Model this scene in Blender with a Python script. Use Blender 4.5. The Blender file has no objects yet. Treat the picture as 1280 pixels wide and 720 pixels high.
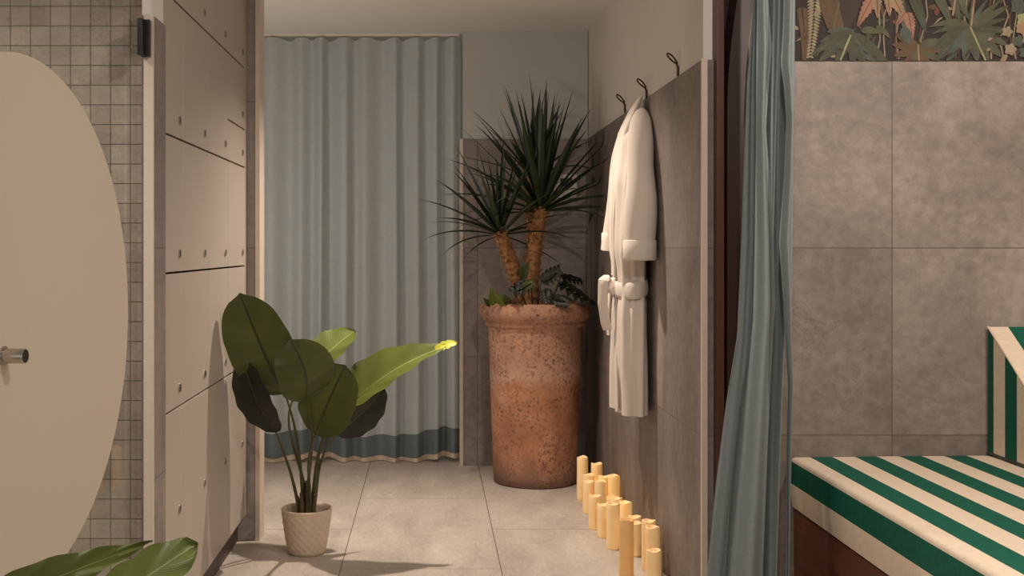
import bpy, bmesh, math, random
from mathutils import Vector, Matrix
random.seed(7)
S = bpy.context.scene
COL = S.collection
PI = math.pi

# ------------------------------------------------------------------ camera / world / lights
F_PX, VX, VY, HC = 1430.0, 538.0, 310.0, 1.2
cam_d = bpy.data.cameras.new('camera'); cam = bpy.data.objects.new('camera', cam_d); COL.objects.link(cam)
cam.location = (0, 0, HC); cam.rotation_euler = (PI / 2, 0, 0)
cam_d.sensor_width = 36.0; cam_d.lens = F_PX / 1280 * 36
cam_d.shift_x = (640 - VX) / 1280; cam_d.shift_y = -(360 - VY) / 1280
cam_d.clip_start = 0.05
S.camera = cam

S.view_settings.view_transform = 'Standard'; S.view_settings.look = 'None'
S.view_settings.gamma = 1.0; S.view_settings.use_curve_mapping = False
S.view_settings.exposure = 0.0

W = bpy.data.worlds.new('world'); S.world = W; W.use_nodes = True
W.node_tree.nodes['Background'].inputs[0].default_value = (1.0, 0.95, 0.90, 1)
W.node_tree.nodes['Background'].inputs[1].default_value = 0.52

def lamp(name, loc, energy, color, target=None, angle=150, blend=0.6, radius=0.035):
    d = bpy.data.lights.new(name, 'SPOT'); d.energy = energy; d.color = color
    d.spot_size = math.radians(angle); d.spot_blend = blend; d.shadow_soft_size = radius
    o = bpy.data.objects.new(name, d); COL.objects.link(o); o.location = loc
    t = Vector(target) if target else Vector((loc[0], loc[1], 0))
    o.rotation_euler = (t - Vector(loc)).to_track_quat('-Z', 'Y').to_euler()
    return o
def point(name, loc, energy, color, radius=0.04):
    d = bpy.data.lights.new(name, 'POINT'); d.energy = energy; d.color = color; d.shadow_soft_size = radius
    o = bpy.data.objects.new(name, d); COL.objects.link(o); o.location = loc
    return o
WARM = (1.0, 0.865, 0.735); NEUT = (1.0, 0.92, 0.84)
lamp('ceiling_spot_corridor', (0.15, 4.86, 2.37), 195, WARM, target=(0.0, 4.3, 0), angle=108, blend=0.9, radius=0.025)
point('alcove_lamp', (-1.25, 5.15, 1.15), 17, NEUT, 0.03)
lamp('ceiling_spot_daybed', (1.75, 1.95, 2.37), 88, WARM, target=(1.6, 2.9, 0))
lamp('ceiling_spot_entry', (0.30, 3.3, 2.37), 11, WARM, target=(0.05, 4.2, 0), angle=110, blend=0.9)
lamp('fill_spot_front', (0.55, 1.7, 2.37), 62, NEUT, target=(0.9, 3.0, 0.4))  # fill lamp added to brighten the near curtain and daybed
lamp('ceiling_spot_shower', (-1.5, 1.9, 2.37), 60, NEUT)

# ------------------------------------------------------------------ helpers
def P(px, py, Y):
    return Vector(((px - VX) * Y / F_PX, Y, HC - (py - VY) * Y / F_PX))

def lin(c):
    r = []
    for v in c[:3]:
        v /= 255.0
        r.append(v / 12.92 if v <= 0.04045 else ((v + 0.055) / 1.055) ** 2.4)
    return (*r, 1.0)

class M3:
    """collects geometry in world space"""
    def __init__(s): s.v = []; s.f = []; s.m = []; s.uv = []; s.cur = 0
    def add(s, verts, faces, uvs=None):
        o = len(s.v); s.v += [Vector(p) for p in verts]
        s.uv += list(uvs) if uvs else [(0, 0)] * len(verts)
        for f in faces: s.f.append([o + i for i in f]); s.m.append(s.cur)
    def box(s, x0, x1, y0, y1, z0, z1):
        vs = [(x, y, z) for x in (x0, x1) for y in (y0, y1) for z in (z0, z1)]
        s.add(vs, [(0, 1, 3, 2), (4, 6, 7, 5), (0, 4, 5, 1), (2, 3, 7, 6), (0, 2, 6, 4), (1, 5, 7, 3)])
    def grid(s, fn, nu, nv, cu=False, cv=False, uv=None):
        vs = []; us = []
        for i in range(nu + (0 if cu else 1)):
            for j in range(nv + (0 if cv else 1)):
                vs.append(fn(i / nu, j / nv)); us.append((i / nu, j / nv))
        R = nv + (0 if cv else 1); Cn = nu + (0 if cu else 1); fs = []
        for i in range(nu):
            for j in range(nv):
                a = i; b = (i + 1) % Cn; c = j; d = (j + 1) % R
                fs.append((a * R + c, b * R + c, b * R + d, a * R + d))
        s.add(vs, fs, us)
    def lathe(s, prof, cx, cy, n=48, zo=0.0):
        k = len(prof); vs = []; fs = []
        for r, z in prof:
            for i in range(n):
                a = 2 * PI * i / n; vs.append((cx + r * math.cos(a), cy + r * math.sin(a), z + zo))
        for j in range(k - 1):
            for i in range(n):
                i2 = (i + 1) % n; fs.append((j * n + i, j * n + i2, (j + 1) * n + i2, (j + 1) * n + i))
        if prof[0][0] > 1e-6: fs.append(tuple(reversed(range(n))))
        if prof[-1][0] > 1e-6: fs.append(tuple((k - 1) * n + i for i in range(n)))
        s.add(vs, fs)
    def tube(s, pts, rad, n=8, closed=False, flat=(1, 1), up=None):
        pts = [Vector(p) for p in pts]; k = len(pts)
        if not hasattr(rad, '__len__'): rad = [rad] * k
        vs = []; fs = []; pn = None
        for i, p in enumerate(pts):
            if closed: t = pts[(i + 1) % k] - pts[i - 1]
            else: t = pts[min(i + 1, k - 1)] - pts[max(i - 1, 0)]
            t = t.normalized() if t.length > 1e-9 else Vector((0, 0, 1))
            if pn is None:
                h = Vector(up) if up else (Vector((0, 0, 1)) if abs(t.z) < 0.9 else Vector((1, 0, 0)))
            else: h = pn
            a = h - t * h.dot(t); a = a.normalized() if a.length > 1e-6 else t.orthogonal().normalized()
            b = t.cross(a); pn = a
            for j in range(n):
                w = 2 * PI * j / n
                vs.append(p + a * (math.cos(w) * rad[i] * flat[0]) + b * (math.sin(w) * rad[i] * flat[1]))
        m = k if closed else k - 1
        for i in range(m):
            for j in range(n):
                i2 = (i + 1) % k; j2 = (j + 1) % n
                fs.append((i * n + j, i * n + j2, i2 * n + j2, i2 * n + j))
        if not closed:
            fs.append(tuple(reversed(range(n)))); fs.append(tuple((k - 1) * n + j for j in range(n)))
        s.add(vs, fs)
    def build(s, name, mats, parent=None, smooth=True, bevel=0, origin=None, solid=0, angle=40, weld=False):
        org = Vector(origin) if origin is not None else (wloc(parent) if parent else base_of(s.v))
        me = bpy.data.meshes.new(name); me.from_pydata([p - org for p in s.v], [], s.f)
        if not isinstance(mats, (list, tuple)): mats = [mats]
        for m in mats: me.materials.append(m)
        for p, mi in zip(me.polygons, s.m): p.material_index = mi; p.use_smooth = smooth
        ul = me.uv_layers.new(name='UVMap')
        for lp in me.loops: ul.data[lp.index].uv = s.uv[lp.vertex_index]
        bm = bmesh.new(); bm.from_mesh(me)
        if weld: bmesh.ops.remove_doubles(bm, verts=bm.verts, dist=1e-5)
        bmesh.ops.recalc_face_normals(bm, faces=bm.faces); bm.to_mesh(me); bm.free()
        if smooth and angle:
            try: me.set_sharp_from_angle(angle=math.radians(angle))
            except Exception: pass
        o = bpy.data.objects.new(name, me); COL.objects.link(o)
        if parent: o.parent = parent; o.location = org - wloc(parent)
        else: o.location = org
        if solid:
            md = o.modifiers.new('solid', 'SOLIDIFY'); md.thickness = solid; md.offset = 0
        if bevel:
            md = o.modifiers.new('bevel', 'BEVEL'); md.width = bevel; md.segments = 3; md.limit_method = 'ANGLE'
        return o

def base_of(vs):
    xs = [v.x for v in vs]; ys = [v.y for v in vs]; zs = [v.z for v in vs]
    return Vector(((min(xs) + max(xs)) / 2, (min(ys) + max(ys)) / 2, min(zs)))
def wloc(o):
    l = Vector(o.location)
    while o.parent: o = o.parent; l += Vector(o.location)
    return l
def tag(o, label, cat, group=None, kind=None):
    o['label'] = label; o['category'] = cat
    if group: o['group'] = group
    if kind: o['kind'] = kind
    return o
def thing(name, loc, label, cat, group=None):
    o = bpy.data.objects.new(name, None); COL.objects.link(o); o.location = loc; o.empty_display_size = 0.1
    return tag(o, label, cat, group)
def struct(o): o['kind'] = 'structure'; return o
def smoothstep(a, b, x):
    t = max(0, min(1, (x - a) / (b - a))); return t * t * (3 - 2 * t)
def interp(tab, x):
    if x <= tab[0][0]: return tab[0][1]
    for (a, b), (c, d) in zip(tab, tab[1:]):
        if x <= c: return b + (d - b) * (x - a) / (c - a)
    return tab[-1][1]

# ------------------------------------------------------------------ materials
class NT:
    def __init__(s, name):
        s.mat = bpy.data.materials.new(name); s.mat.use_nodes = True; s.t = s.mat.node_tree
        s.bsdf = s.t.nodes['Principled BSDF']; s.out = s.t.nodes['Material Output']
    def n(s, typ, **kw):
        nd = s.t.nodes.new(typ)
        for k, v in kw.items(): setattr(nd, k, v)
        return nd
    def l(s, a, b): s.t.links.new(a, b)
    def set(s, **kw):
        for k, v in kw.items():
            key = k.replace('_', ' ')
            if key in s.bsdf.inputs: s.bsdf.inputs[key].default_value = v
    def math(s, op, a, b=None, c=None):
        nd = s.n('ShaderNodeMath', operation=op)
        for i, x in enumerate((a, b, c)):
            if x is None: continue
            if isinstance(x, (int, float)): nd.inputs[i].default_value = x
            else: s.l(x, nd.inputs[i])
        return nd.outputs[0]
    def mix(s, fac, a, b, blend='MIX'):
        nd = s.n('ShaderNodeMix', data_type='RGBA', blend_type=blend)
        for i, x in ((0, fac), (6, a), (7, b)):
            if isinstance(x, (int, float)): nd.inputs[i].default_value = x
            elif isinstance(x, tuple): nd.inputs[i].default_value = x
            else: s.l(x, nd.inputs[i])
        return nd.outputs[2]
    def noise(s, scale, vec=None, detail=4, rough=0.6, dist=0):
        nd = s.n('ShaderNodeTexNoise'); nd.inputs['Scale'].default_value = scale
        nd.inputs['Detail'].default_value = detail; nd.inputs['Roughness'].default_value = rough
        nd.inputs['Distortion'].default_value = dist
        if vec is not None: s.l(vec, nd.inputs['Vector'])
        return nd.outputs['Fac']
    def ramp(s, fac, stops):
        nd = s.n('ShaderNodeValToRGB'); cr = nd.color_ramp
        while len(cr.elements) < len(stops): cr.elements.new(0.5)
        for e, (p, c) in zip(cr.elements, stops):
            e.position = p; e.color = c if isinstance(c, tuple) else (c, c, c, 1)
        s.l(fac, nd.inputs[0]); return nd.outputs[0]
    def bump(s, h, strength=0.3, dist=0.01):
        nd = s.n('ShaderNodeBump'); nd.inputs['Strength'].default_value = strength
        nd.inputs['Distance'].default_value = dist; s.l(h, nd.inputs['Height'])
        s.l(nd.outputs[0], s.bsdf.inputs['Normal']); return nd.outputs[0]
    def pos(s): return s.n('ShaderNodeNewGeometry').outputs['Position']
    def objco(s): return s.n('ShaderNodeTexCoord').outputs['Object']
    def uvco(s): return s.n('ShaderNodeTexCoord').outputs['UV']
    def scalev(s, vec, sc):
        nd = s.n('ShaderNodeMapping'); nd.inputs['Scale'].default_value = sc; s.l(vec, nd.inputs['Vector'])
        return nd.outputs[0]

def plain(name, rgb, rough=0.5, metal=0.0, spec=0.5, var=0.12, nscale=20, bump=0.0, **kw):
    m = NT(name); c = lin(rgb)
    f = m.noise(nscale, m.objco())
    d = tuple(x * (1 - var) for x in c[:3]) + (1,); e = tuple(min(1, x * (1 + var)) for x in c[:3]) + (1,)
    m.l(m.ramp(f, [(0.3, d), (0.7, e)]), m.bsdf.inputs['Base Color'])
    m.set(Roughness=rough, Metallic=metal); m.bsdf.inputs['Specular IOR Level'].default_value = spec
    for k, v in kw.items(): m.set(**{k: v})
    if bump: m.bump(m.noise(nscale * 4, m.objco(), 6), bump, 0.004)
    return m.mat

def tile_mat(name, ua, va, u0, v0, w, h, mortar, cols, grout, offset=0.0, rough=0.55, streak=(1, 1, 1), tone=0.10, nsc=2.2):
    m = NT(name); pos = m.pos()
    sep = m.n('ShaderNodeSeparateXYZ'); m.l(pos, sep.inputs[0])
    cmb = m.n('ShaderNodeCombineXYZ')
    m.l(m.math('SUBTRACT', sep.outputs[ua], u0), cmb.inputs[0]); m.l(m.math('SUBTRACT', sep.outputs[va], v0), cmb.inputs[1])
    br = m.n('ShaderNodeTexBrick'); br.offset = offset; br.squash = 1.0
    m.l(cmb.outputs[0], br.inputs['Vector'])
    br.inputs['Scale'].default_value = 1.0; br.inputs['Mortar Size'].default_value = mortar
    br.inputs['Mortar Smooth'].default_value = 0.1; br.inputs['Bias'].default_value = 0
    br.inputs['Brick Width'].default_value = w; br.inputs['Row Height'].default_value = h
    br.inputs['Color1'].default_value = (0.5 - tone, 0.5 - tone, 0.5 - tone, 1); br.inputs['Color2'].default_value = (0.5 + tone, 0.5 + tone, 0.5 + tone, 1)
    br.inputs['Mortar'].default_value = (0.5, 0.5, 0.5, 1)
    st = m.scalev(pos, streak)
    big = m.noise(nsc, st, 6, 0.62, 0.6); fine = m.noise(nsc * 12, st, 5, 0.7)
    mus = m.math('ADD', m.math('MULTIPLY', big, 0.58), m.math('MULTIPLY', fine, 0.42))
    mus = m.math('ADD', mus, m.math('MULTIPLY', m.math('SUBTRACT', br.outputs['Color'], 0.5), 0.6))
    base = m.ramp(mus, [(0.36, lin(cols[0])), (0.5, lin(cols[1])), (0.64, lin(cols[2]))])
    # hairline scratches and cracks
    ck = m.noise(1.7, m.scalev(pos, (1.0, 1.0, 1.0)), 9, 0.72, 0.9)
    ckl = m.math('LESS_THAN', m.math('ABSOLUTE', m.math('SUBTRACT', ck, 0.5)), 0.0035)
    ckm = m.ramp(m.noise(1.1, pos, 2), [(0.56, 0.0), (0.64, 1.0)])
    base = m.mix(m.math('MULTIPLY', m.math('MULTIPLY', ckl, ckm), 0.55), base, lin(grout))
    # pale scuffs
    sc = m.noise(5.5, m.scalev(pos, (1.0, 1.0, 1.0)), 8, 0.75, 1.6)
    base = m.mix(m.math('MULTIPLY', m.ramp(sc, [(0.63, 0.0), (0.72, 1.0)]), 0.35), base, lin(cols[3]))
    m.l(m.mix(br.outputs['Fac'], base, lin(grout)), m.bsdf.inputs['Base Color'])
    m.set(Roughness=rough); m.bsdf.inputs['Specular IOR Level'].default_value = 0.35
    m.bump(m.math('SUBTRACT', m.math('MULTIPLY', fine, 0.5), br.outputs['Fac']), 0.35, 0.002)
    return m.mat

TC = [(116, 105, 98), (138, 126, 118), (160, 147, 138), (180, 168, 158)]
MT_right = tile_mat('concrete_tile_corridor', 1, 2, 4.25 - 6, -6, 0.6, 0.6, 0.0016, [(106, 96, 90), (127, 116, 109), (147, 135, 127), (168, 157, 147)], (98, 88, 82), streak=(1, 1.6, 1))
MT_front = tile_mat('concrete_tile_niche', 0, 2, 1.48 - 6, -6, 0.6, 0.6, 0.0016, TC, (92, 83, 78), streak=(1, 1, 1.15))
MT_far = tile_mat('concrete_tile_end', 0, 2, 0.259 - 6, -6, 0.6, 0.6, 0.0018, [(122, 111, 105), (142, 130, 123), (160, 148, 140), (176, 165, 157)], (98, 89, 84))
MT_floor = tile_mat('stone_floor_tile', 1, 0, 4.88 - 12, 0.264 - 0.6 * 21, 1.2, 0.6, 0.0022,
                    [(160, 149, 138), (178, 166, 154), (194, 182, 169), (216, 206, 194)], (112, 102, 94), offset=0.5, streak=(2.4, 0.8, 1), tone=0.05)
MT_mosaic = tile_mat('mosaic_tile', 0, 2, -1.1013 - 0.0525 * 60, 1.834 - 0.0517 * 60, 0.0525, 0.0517, 0.0013,
                     [(146, 127, 114), (166, 146, 133), (184, 164, 151), (196, 178, 166)], (86, 76, 68), tone=0.09, nsc=9)
M_plaster = plain('wall_plaster', (212, 205, 196), 0.85, var=0.03, nscale=4, bump=0.05)
M_plaster_gray = plain('end_wall_plaster', (186, 184, 178), 0.85, var=0.03, nscale=4, bump=0.05)
M_ceil = plain('ceiling_plaster', (232, 228, 218), 0.9, var=0.02, nscale=3)
M_trim = plain('pale_edge_trim', (205, 188, 172), 0.4, var=0.03)
M_locker = plain('locker_laminate', (172, 160, 149), 0.42, var=0.02, nscale=6)
M_white = plain('white_plastic', (222, 214, 204), 0.5, var=0.02)
M_dark = plain('dark_gap', (40, 33, 29), 0.8)
M_plinth = plain('plinth_laminate', (74, 60, 54), 0.55)
M_chrome = plain('brushed_steel', (190, 184, 176), 0.22, metal=1.0, var=0.04)
M_steel_dark = plain('dark_steel', (70, 68, 68), 0.3, metal=1.0, var=0.1)
M_black = plain('black_face', (38, 30, 30), 0.5)
M_bronze = plain('bronze_metal', (74, 52, 36), 0.38, metal=0.85, var=0.2)

def wood_mat(name, a, b, axis=2, scale=1.0, rough=0.45):
    m = NT(name); st = [9, 9, 9]; st[axis] = 0.6
    v = m.scalev(m.pos(), tuple(x * scale for x in st))
    f = m.noise(2.5, v, 8, 0.65, 0.8); g = m.noise(14, v, 4, 0.6)
    m.l(m.ramp(m.math('ADD', m.math('MULTIPLY', f, 0.7), m.math('MULTIPLY', g, 0.3)), [(0.3, lin(a)), (0.7, lin(b))]), m.bsdf.inputs['Base Color'])
    m.set(Roughness=rough); m.bump(g, 0.1, 0.002); return m.mat
M_wood_dark = wood_mat('dark_mahogany', (30, 14, 10), (52, 27, 19), 2)
M_wood_red = wood_mat('red_brown_wood', (66, 38, 27), (94, 55, 40), 2)
M_wood_bed = wood_mat('daybed_walnut', (84, 46, 32), (130, 78, 56), 1)

def cloth_mat(name, rgb, trans=0.35, see=0.0, var=0.06, weave=900):
    m = NT(name); c = lin(rgb)
    uv = m.pos()
    f = m.noise(weave / 4, m.scalev(uv, (1, 1, 0.15)), 3); g = m.noise(weave / 4, m.scalev(uv, (0.15, 0.15, 1)), 3)
    w = m.math('ADD', m.math('MULTIPLY', f, 0.5), m.math('MULTIPLY', g, 0.5))
    col = m.ramp(w, [(0.35, tuple(x * (1 - var) for x in c[:3]) + (1,)), (0.65, tuple(min(1, x * (1 + var)) for x in c[:3]) + (1,))])
    m.l(col, m.bsdf.inputs['Base Color']); m.set(Roughness=0.9); m.bsdf.inputs['Specular IOR Level'].default_value = 0.1
    tr = m.n('ShaderNodeBsdfTranslucent'); m.l(col, tr.inputs[0])
    mx = m.n('ShaderNodeMixShader'); mx.inputs[0].default_value = trans
    m.l(m.bsdf.outputs[0], mx.inputs[1]); m.l(tr.outputs[0], mx.inputs[2]); last = mx
    if see:
        tp = m.n('ShaderNodeBsdfTransparent'); m2 = m.n('ShaderNodeMixShader'); m2.inputs[0].default_value = see
        m.l(last.outputs[0], m2.inputs[1]); m.l(tp.outputs[0], m2.inputs[2]); last = m2
    m.l(last.outputs[0], m.out.inputs[0]); return m.mat
M_curt = cloth_mat('blue_grey_sheer', (206, 213, 212), 0.28, 0.06)
M_hem = cloth_mat('blue_grey_hem', (118, 128, 130), 0.15)
M_cream_strip = cloth_mat('cream_strip', (226, 205, 184), 0.2)
M_curt2 = cloth_mat('blue_grey_linen', (138, 146, 146), 0.22)
M_robe = NT('white_terry'); M_robe.set(Roughness=0.95); M_robe.bsdf.inputs['Base Color'].default_value = lin((215, 202, 190))
M_robe.bsdf.inputs['Specular IOR Level'].default_value = 0.05
M_robe.bump(M_robe.noise(420, M_robe.pos(), 3, 0.7), 0.5, 0.004); M_robe = M_robe.mat

def stripe_mat(name, expr):
    m = NT(name); sep = m.n('ShaderNodeSeparateXYZ'); m.l(m.pos(), sep.inputs[0])
    w = expr(m, sep.outputs)
    fr = m.math('FRACT', m.math('DIVIDE', w, 0.144))
    e = m.math('GREATER_THAN', fr, 0.5)
    nz = m.noise(60, m.pos(), 4)
    cream = m.ramp(nz, [(0.3, lin((224, 204, 182))), (0.7, lin((236, 217, 196)))])
    green = m.ramp(nz, [(0.3, lin((12, 82, 66))), (0.7, lin((18, 98, 78)))])
    m.l(m.mix(e, cream, green), m.bsdf.inputs['Base Color']); m.set(Roughness=0.7)
    m.bsdf.inputs['Specular IOR Level'].default_value = 0.25
    m.bump(m.noise(700, m.pos(), 2), 0.12, 0.002); return m.mat

def glass_mat():
    m = NT('clear_glass'); m.t.nodes.remove(m.bsdf)
    tp = m.n('ShaderNodeBsdfTransparent'); tp.inputs[0].default_value = (0.93, 0.96, 0.95, 1)
    gl = m.n('ShaderNodeBsdfGlossy'); gl.inputs['Roughness'].default_value = 0.02
    fr = m.n('ShaderNodeFresnel'); fr.inputs[0].default_value = 1.45
    mx = m.n('ShaderNodeMixShader'); m.l(m.math('MULTIPLY', fr.outputs[0], 0.12), mx.inputs[0]); m.l(tp.outputs[0], mx.inputs[1]); m.l(gl.outputs[0], mx.inputs[2])
    m.l(mx.outputs[0], m.out.inputs[0]); return m.mat
M_glass = glass_mat()
def frost_mat():
    m = NT('frosted_film'); m.bsdf.inputs['Base Color'].default_value = lin((224, 212, 198)); m.set(Roughness=0.6)
    tr = m.n('ShaderNodeBsdfTranslucent'); tr.inputs[0].default_value = lin((228, 218, 204))
    mx = m.n('ShaderNodeMixShader'); mx.inputs[0].default_value = 0.5
    m.l(m.bsdf.outputs[0], mx.inputs[1]); m.l(tr.outputs[0], mx.inputs[2])
    tp = m.n('ShaderNodeBsdfTransparent'); m2 = m.n('ShaderNodeMixShader'); m2.inputs[0].default_value = 0.06
    m.l(mx.outputs[0], m2.inputs[1]); m.l(tp.outputs[0], m2.inputs[2]); m.l(m2.outputs[0], m.out.inputs[0]); return m.mat
M_frost = frost_mat()

def leaf_mat(name, a, b, vein, rough=0.38, nveins=60, trans=0.15, ribs=0.5):
    m = NT(name); uv = m.uvco(); sep = m.n('ShaderNodeSeparateXYZ'); m.l(uv, sep.inputs[0])
    av = m.math('ABSOLUTE', m.math('SUBTRACT', sep.outputs[1], 0.5))
    ph = m.math('MULTIPLY', m.math('SUBTRACT', sep.outputs[0], m.math('MULTIPLY', av, 0.45)), nveins * 2 * PI)
    wv = m.math('MULTIPLY', m.math('ADD', m.math('SINE', ph), 1.0), 0.5)
    nz = m.noise(7, m.pos(), 4)
    base = m.ramp(nz, [(0.3, lin(a)), (0.7, lin(b))])
    base = m.mix(m.math('MULTIPLY', m.math('POWER', wv, 6), 0.35 * ribs), base, lin(vein))
    base = m.mix(m.math('LESS_THAN', av, 0.018), base, lin(vein))
    m.l(base, m.bsdf.inputs['Base Color']); m.set(Roughness=rough)
    m.bump(wv, 0.25 * ribs, 0.003)
    tr = m.n('ShaderNodeBsdfTranslucent'); m.l(base, tr.inputs[0])
    mx = m.n('ShaderNodeMixShader'); mx.inputs[0].default_value = trans
    m.l(m.bsdf.outputs[0], mx.inputs[1]); m.l(tr.outputs[0], mx.inputs[2]); m.l(mx.outputs[0], m.out.inputs[0]); return m.mat
M_leaf = leaf_mat('olive_leaf', (58, 66, 26), (76, 84, 34), (44, 48, 20))  # dark vein colour paints in the shadow of the midrib crease
M_leaf_mid = leaf_mat('fresh_leaf', (84, 98, 34), (108, 120, 46), (146, 152, 88), ribs=1.0)
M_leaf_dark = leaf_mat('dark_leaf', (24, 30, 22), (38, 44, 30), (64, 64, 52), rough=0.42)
M_leaf_tip = plain('yellow_leaf_tip', (206, 206, 60), 0.5)
M_stem = plain('green_stem', (70, 68, 34), 0.45, var=0.2)
M_sheath = plain('brown_sheath', (84, 66, 44), 0.6, var=0.25)
M_soil = plain('potting_soil', (46, 34, 28), 0.95, var=0.4, nscale=60, bump=0.8)
M_frond = leaf_mat('yucca_leaf', (34, 48, 28), (58, 74, 40), (80, 92, 60), rough=0.4, nveins=0.0, ribs=0.0, trans=0.1)
M_frond2 = leaf_mat('yucca_leaf_deep', (22, 34, 26), (36, 50, 34), (52, 66, 46), rough=0.35, nveins=0.0, ribs=0.0, trans=0.08)
def bark_mat():
    m = NT('fibrous_bark'); p = m.pos(); f = m.noise(70, m.scalev(p, (1, 1, 0.5)), 6, 0.7, 1.0); v = m.noise(22, p, 5)
    m.l(m.ramp(m.math('ADD', m.math('MULTIPLY', f, 0.6), m.math('MULTIPLY', v, 0.4)), [(0.32, lin((84, 54, 32))), (0.5, lin((160, 112, 70))), (0.68, lin((206, 160, 108)))]), m.bsdf.inputs['Base Color'])
    m.set(Roughness=0.85); m.bump(f, 0.8, 0.01); return m.mat
M_bark = bark_mat()
def terra_mat():
    m = NT('aged_terracotta'); p = m.objco(); sep = m.n('ShaderNodeSeparateXYZ'); m.l(p, sep.inputs[0])
    big = m.noise(4.2, p, 6, 0.65, 0.4); sp = m.noise(62, p, 6, 0.75)
    base = m.ramp(big, [(0.32, lin((152, 104, 78))), (0.52, lin((182, 128, 98))), (0.70, lin((200, 152, 124)))])
    # mineral bloom in a band round the middle and grime at the foot
    z = m.math('ADD', sep.outputs[2], m.math('MULTIPLY', m.math('SUBTRACT', m.noise(3.2, p, 5, 0.6), 0.5), 0.22))
    up = m.math('MULTIPLY', m.ramp(z, [(0.56, 0.0), (0.70, 1.0)]), m.ramp(m.noise(3.4, p, 5, 0.65), [(0.45, 0.0), (0.62, 1.0)]))
    bloom = m.math('MULTIPLY', m.ramp(z, [(0.50, 0.0), (0.56, 1.0), (0.66, 0.55), (0.92, 0.35)]), 0.55)
    base = m.mix(bloom, base, lin((206, 172, 152)))
    base = m.mix(m.math('MULTIPLY', up, 0.55), base, lin((128, 102, 90)))
    foot = m.ramp(z, [(0.02, 1.0), (0.16, 0.0)])
    base = m.mix(m.math('MULTIPLY', foot, 0.8), base, lin((112, 94, 84)))
    grime = m.math('MULTIPLY', m.ramp(sp, [(0.50, 0.0), (0.60, 1.0)]), m.ramp(m.noise(5, p, 4), [(0.40, 0.25), (0.58, 1.0)]))
    base = m.mix(m.math('MULTIPLY', grime, 0.8), base, lin((92, 66, 54)))
    m.l(base, m.bsdf.inputs['Base Color']); m.set(Roughness=0.88); m.bsdf.inputs['Specular IOR Level'].default_value = 0.2
    m.bump(sp, 0.35, 0.006); return m.mat
M_terra = terra_mat()
M_pot = plain('beige_ceramic', (206, 186, 164), 0.5, var=0.05, nscale=12)
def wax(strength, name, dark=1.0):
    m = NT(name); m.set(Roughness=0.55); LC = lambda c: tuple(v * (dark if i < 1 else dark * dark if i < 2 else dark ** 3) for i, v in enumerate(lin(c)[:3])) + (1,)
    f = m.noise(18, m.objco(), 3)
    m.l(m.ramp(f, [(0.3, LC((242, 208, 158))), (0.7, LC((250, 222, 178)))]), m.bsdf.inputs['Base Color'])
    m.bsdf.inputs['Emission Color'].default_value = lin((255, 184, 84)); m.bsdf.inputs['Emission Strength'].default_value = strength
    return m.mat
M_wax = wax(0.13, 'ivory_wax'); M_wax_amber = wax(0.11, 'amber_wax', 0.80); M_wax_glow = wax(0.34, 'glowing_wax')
def flame():
    m = NT('led_flame'); m.bsdf.inputs['Emission Color'].default_value = lin((255, 190, 90)); m.bsdf.inputs['Emission Strength'].default_value = 0.8; return m.mat
M_flame = flame()
M_white_ = plain('white_plastic', (222, 214, 204), 0.5, var=0.02)
M_screen = plain('dark_display', (30, 32, 32), 0.25)

# ------------------------------------------------------------------ structure
XR, YF, YN, XL = 0.865, 6.31, 3.667, -0.715
m = M3(); m.box(-2.6, 2.75, -1.5, 7.0, -0.1, 0.0); struct(m.build('floor', MT_floor, smooth=False))
m = M3(); m.box(-2.6, 2.75, -1.5, 7.0, 2.4, 2.5); struct(m.build('ceiling', M_ceil, smooth=False))
# corridor right wall: plaster above, tile cladding below
m = M3(); m.cur = 1; m.box(XR + 0.008, 0.93, 3.66, YF + 0.1, 1.8, 2.4); m.cur = 0; m.box(XR, 0.93, 3.645, YF + 0.1, 0, 1.8)
struct(m.build('wall_right', [MT_right, M_plaster], smooth=False))
# end wall right of the far curtain
m = M3(); m.cur = 1; m.box(0.18, XR + 0.004, YF + 0.006, YF + 0.12, 1.8, 2.4); m.cur = 0; m.box(0.18, XR, YF, YF + 0.12, 0, 1.8)
struct(m.build('wall_far', [MT_far, M_plaster_gray], smooth=False))
# near-black panel added as shade in the frame gap; wall behind the daybed
m = M3(); m.box(0.93, 1.06, 3.86, 3.95, 0, 2.4); struct(m.build('recess_shade_panel', M_dark, smooth=False))
m = M3(); m.box(1.02, 2.75, YN, YN + 0.1, 0, 2.4); struct(m.build('wall_niche', MT_front, smooth=False))
# room shell
m = M3(); m.box(2.65, 2.75, -1.5, YN, 0, 2.4); struct(m.build('wall_east', M_plaster, smooth=False))
m = M3(); m.box(-2.6, -2.5, -1.5, 7.0, 0, 2.4); struct(m.build('wall_left', M_plaster, smooth=False))
m = M3(); m.box(-2.5, 1.02, 6.9, 7.0, 0, 2.4); struct(m.build('wall_back', M_plaster, smooth=False))
# wing wall beyond lockers
m = M3();  m.box(-2.5, -0.718, 4.695, 4.815, 0, 2.4)
struct(m.build('wall_wing', [MT_far, M_plaster], smooth=False))
# shower end wall / wing wall before the lockers: mosaic front, tiled jamb towards the corridor
m = M3(); m.cur = 0; m.box(-2.5, -0.745, 3.0, 3.068, 0, 2.4)
m.cur = 1; m.box(-0.745, XL, 2.952, 3.09, 0, 1.8)
m.cur = 2; m.box(-0.745, XL - 0.006, 2.956, 3.088, 1.8, 2.4)
struct(m.build('wall_shower', [MT_mosaic, MT_right, M_plaster], smooth=False))
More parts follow.
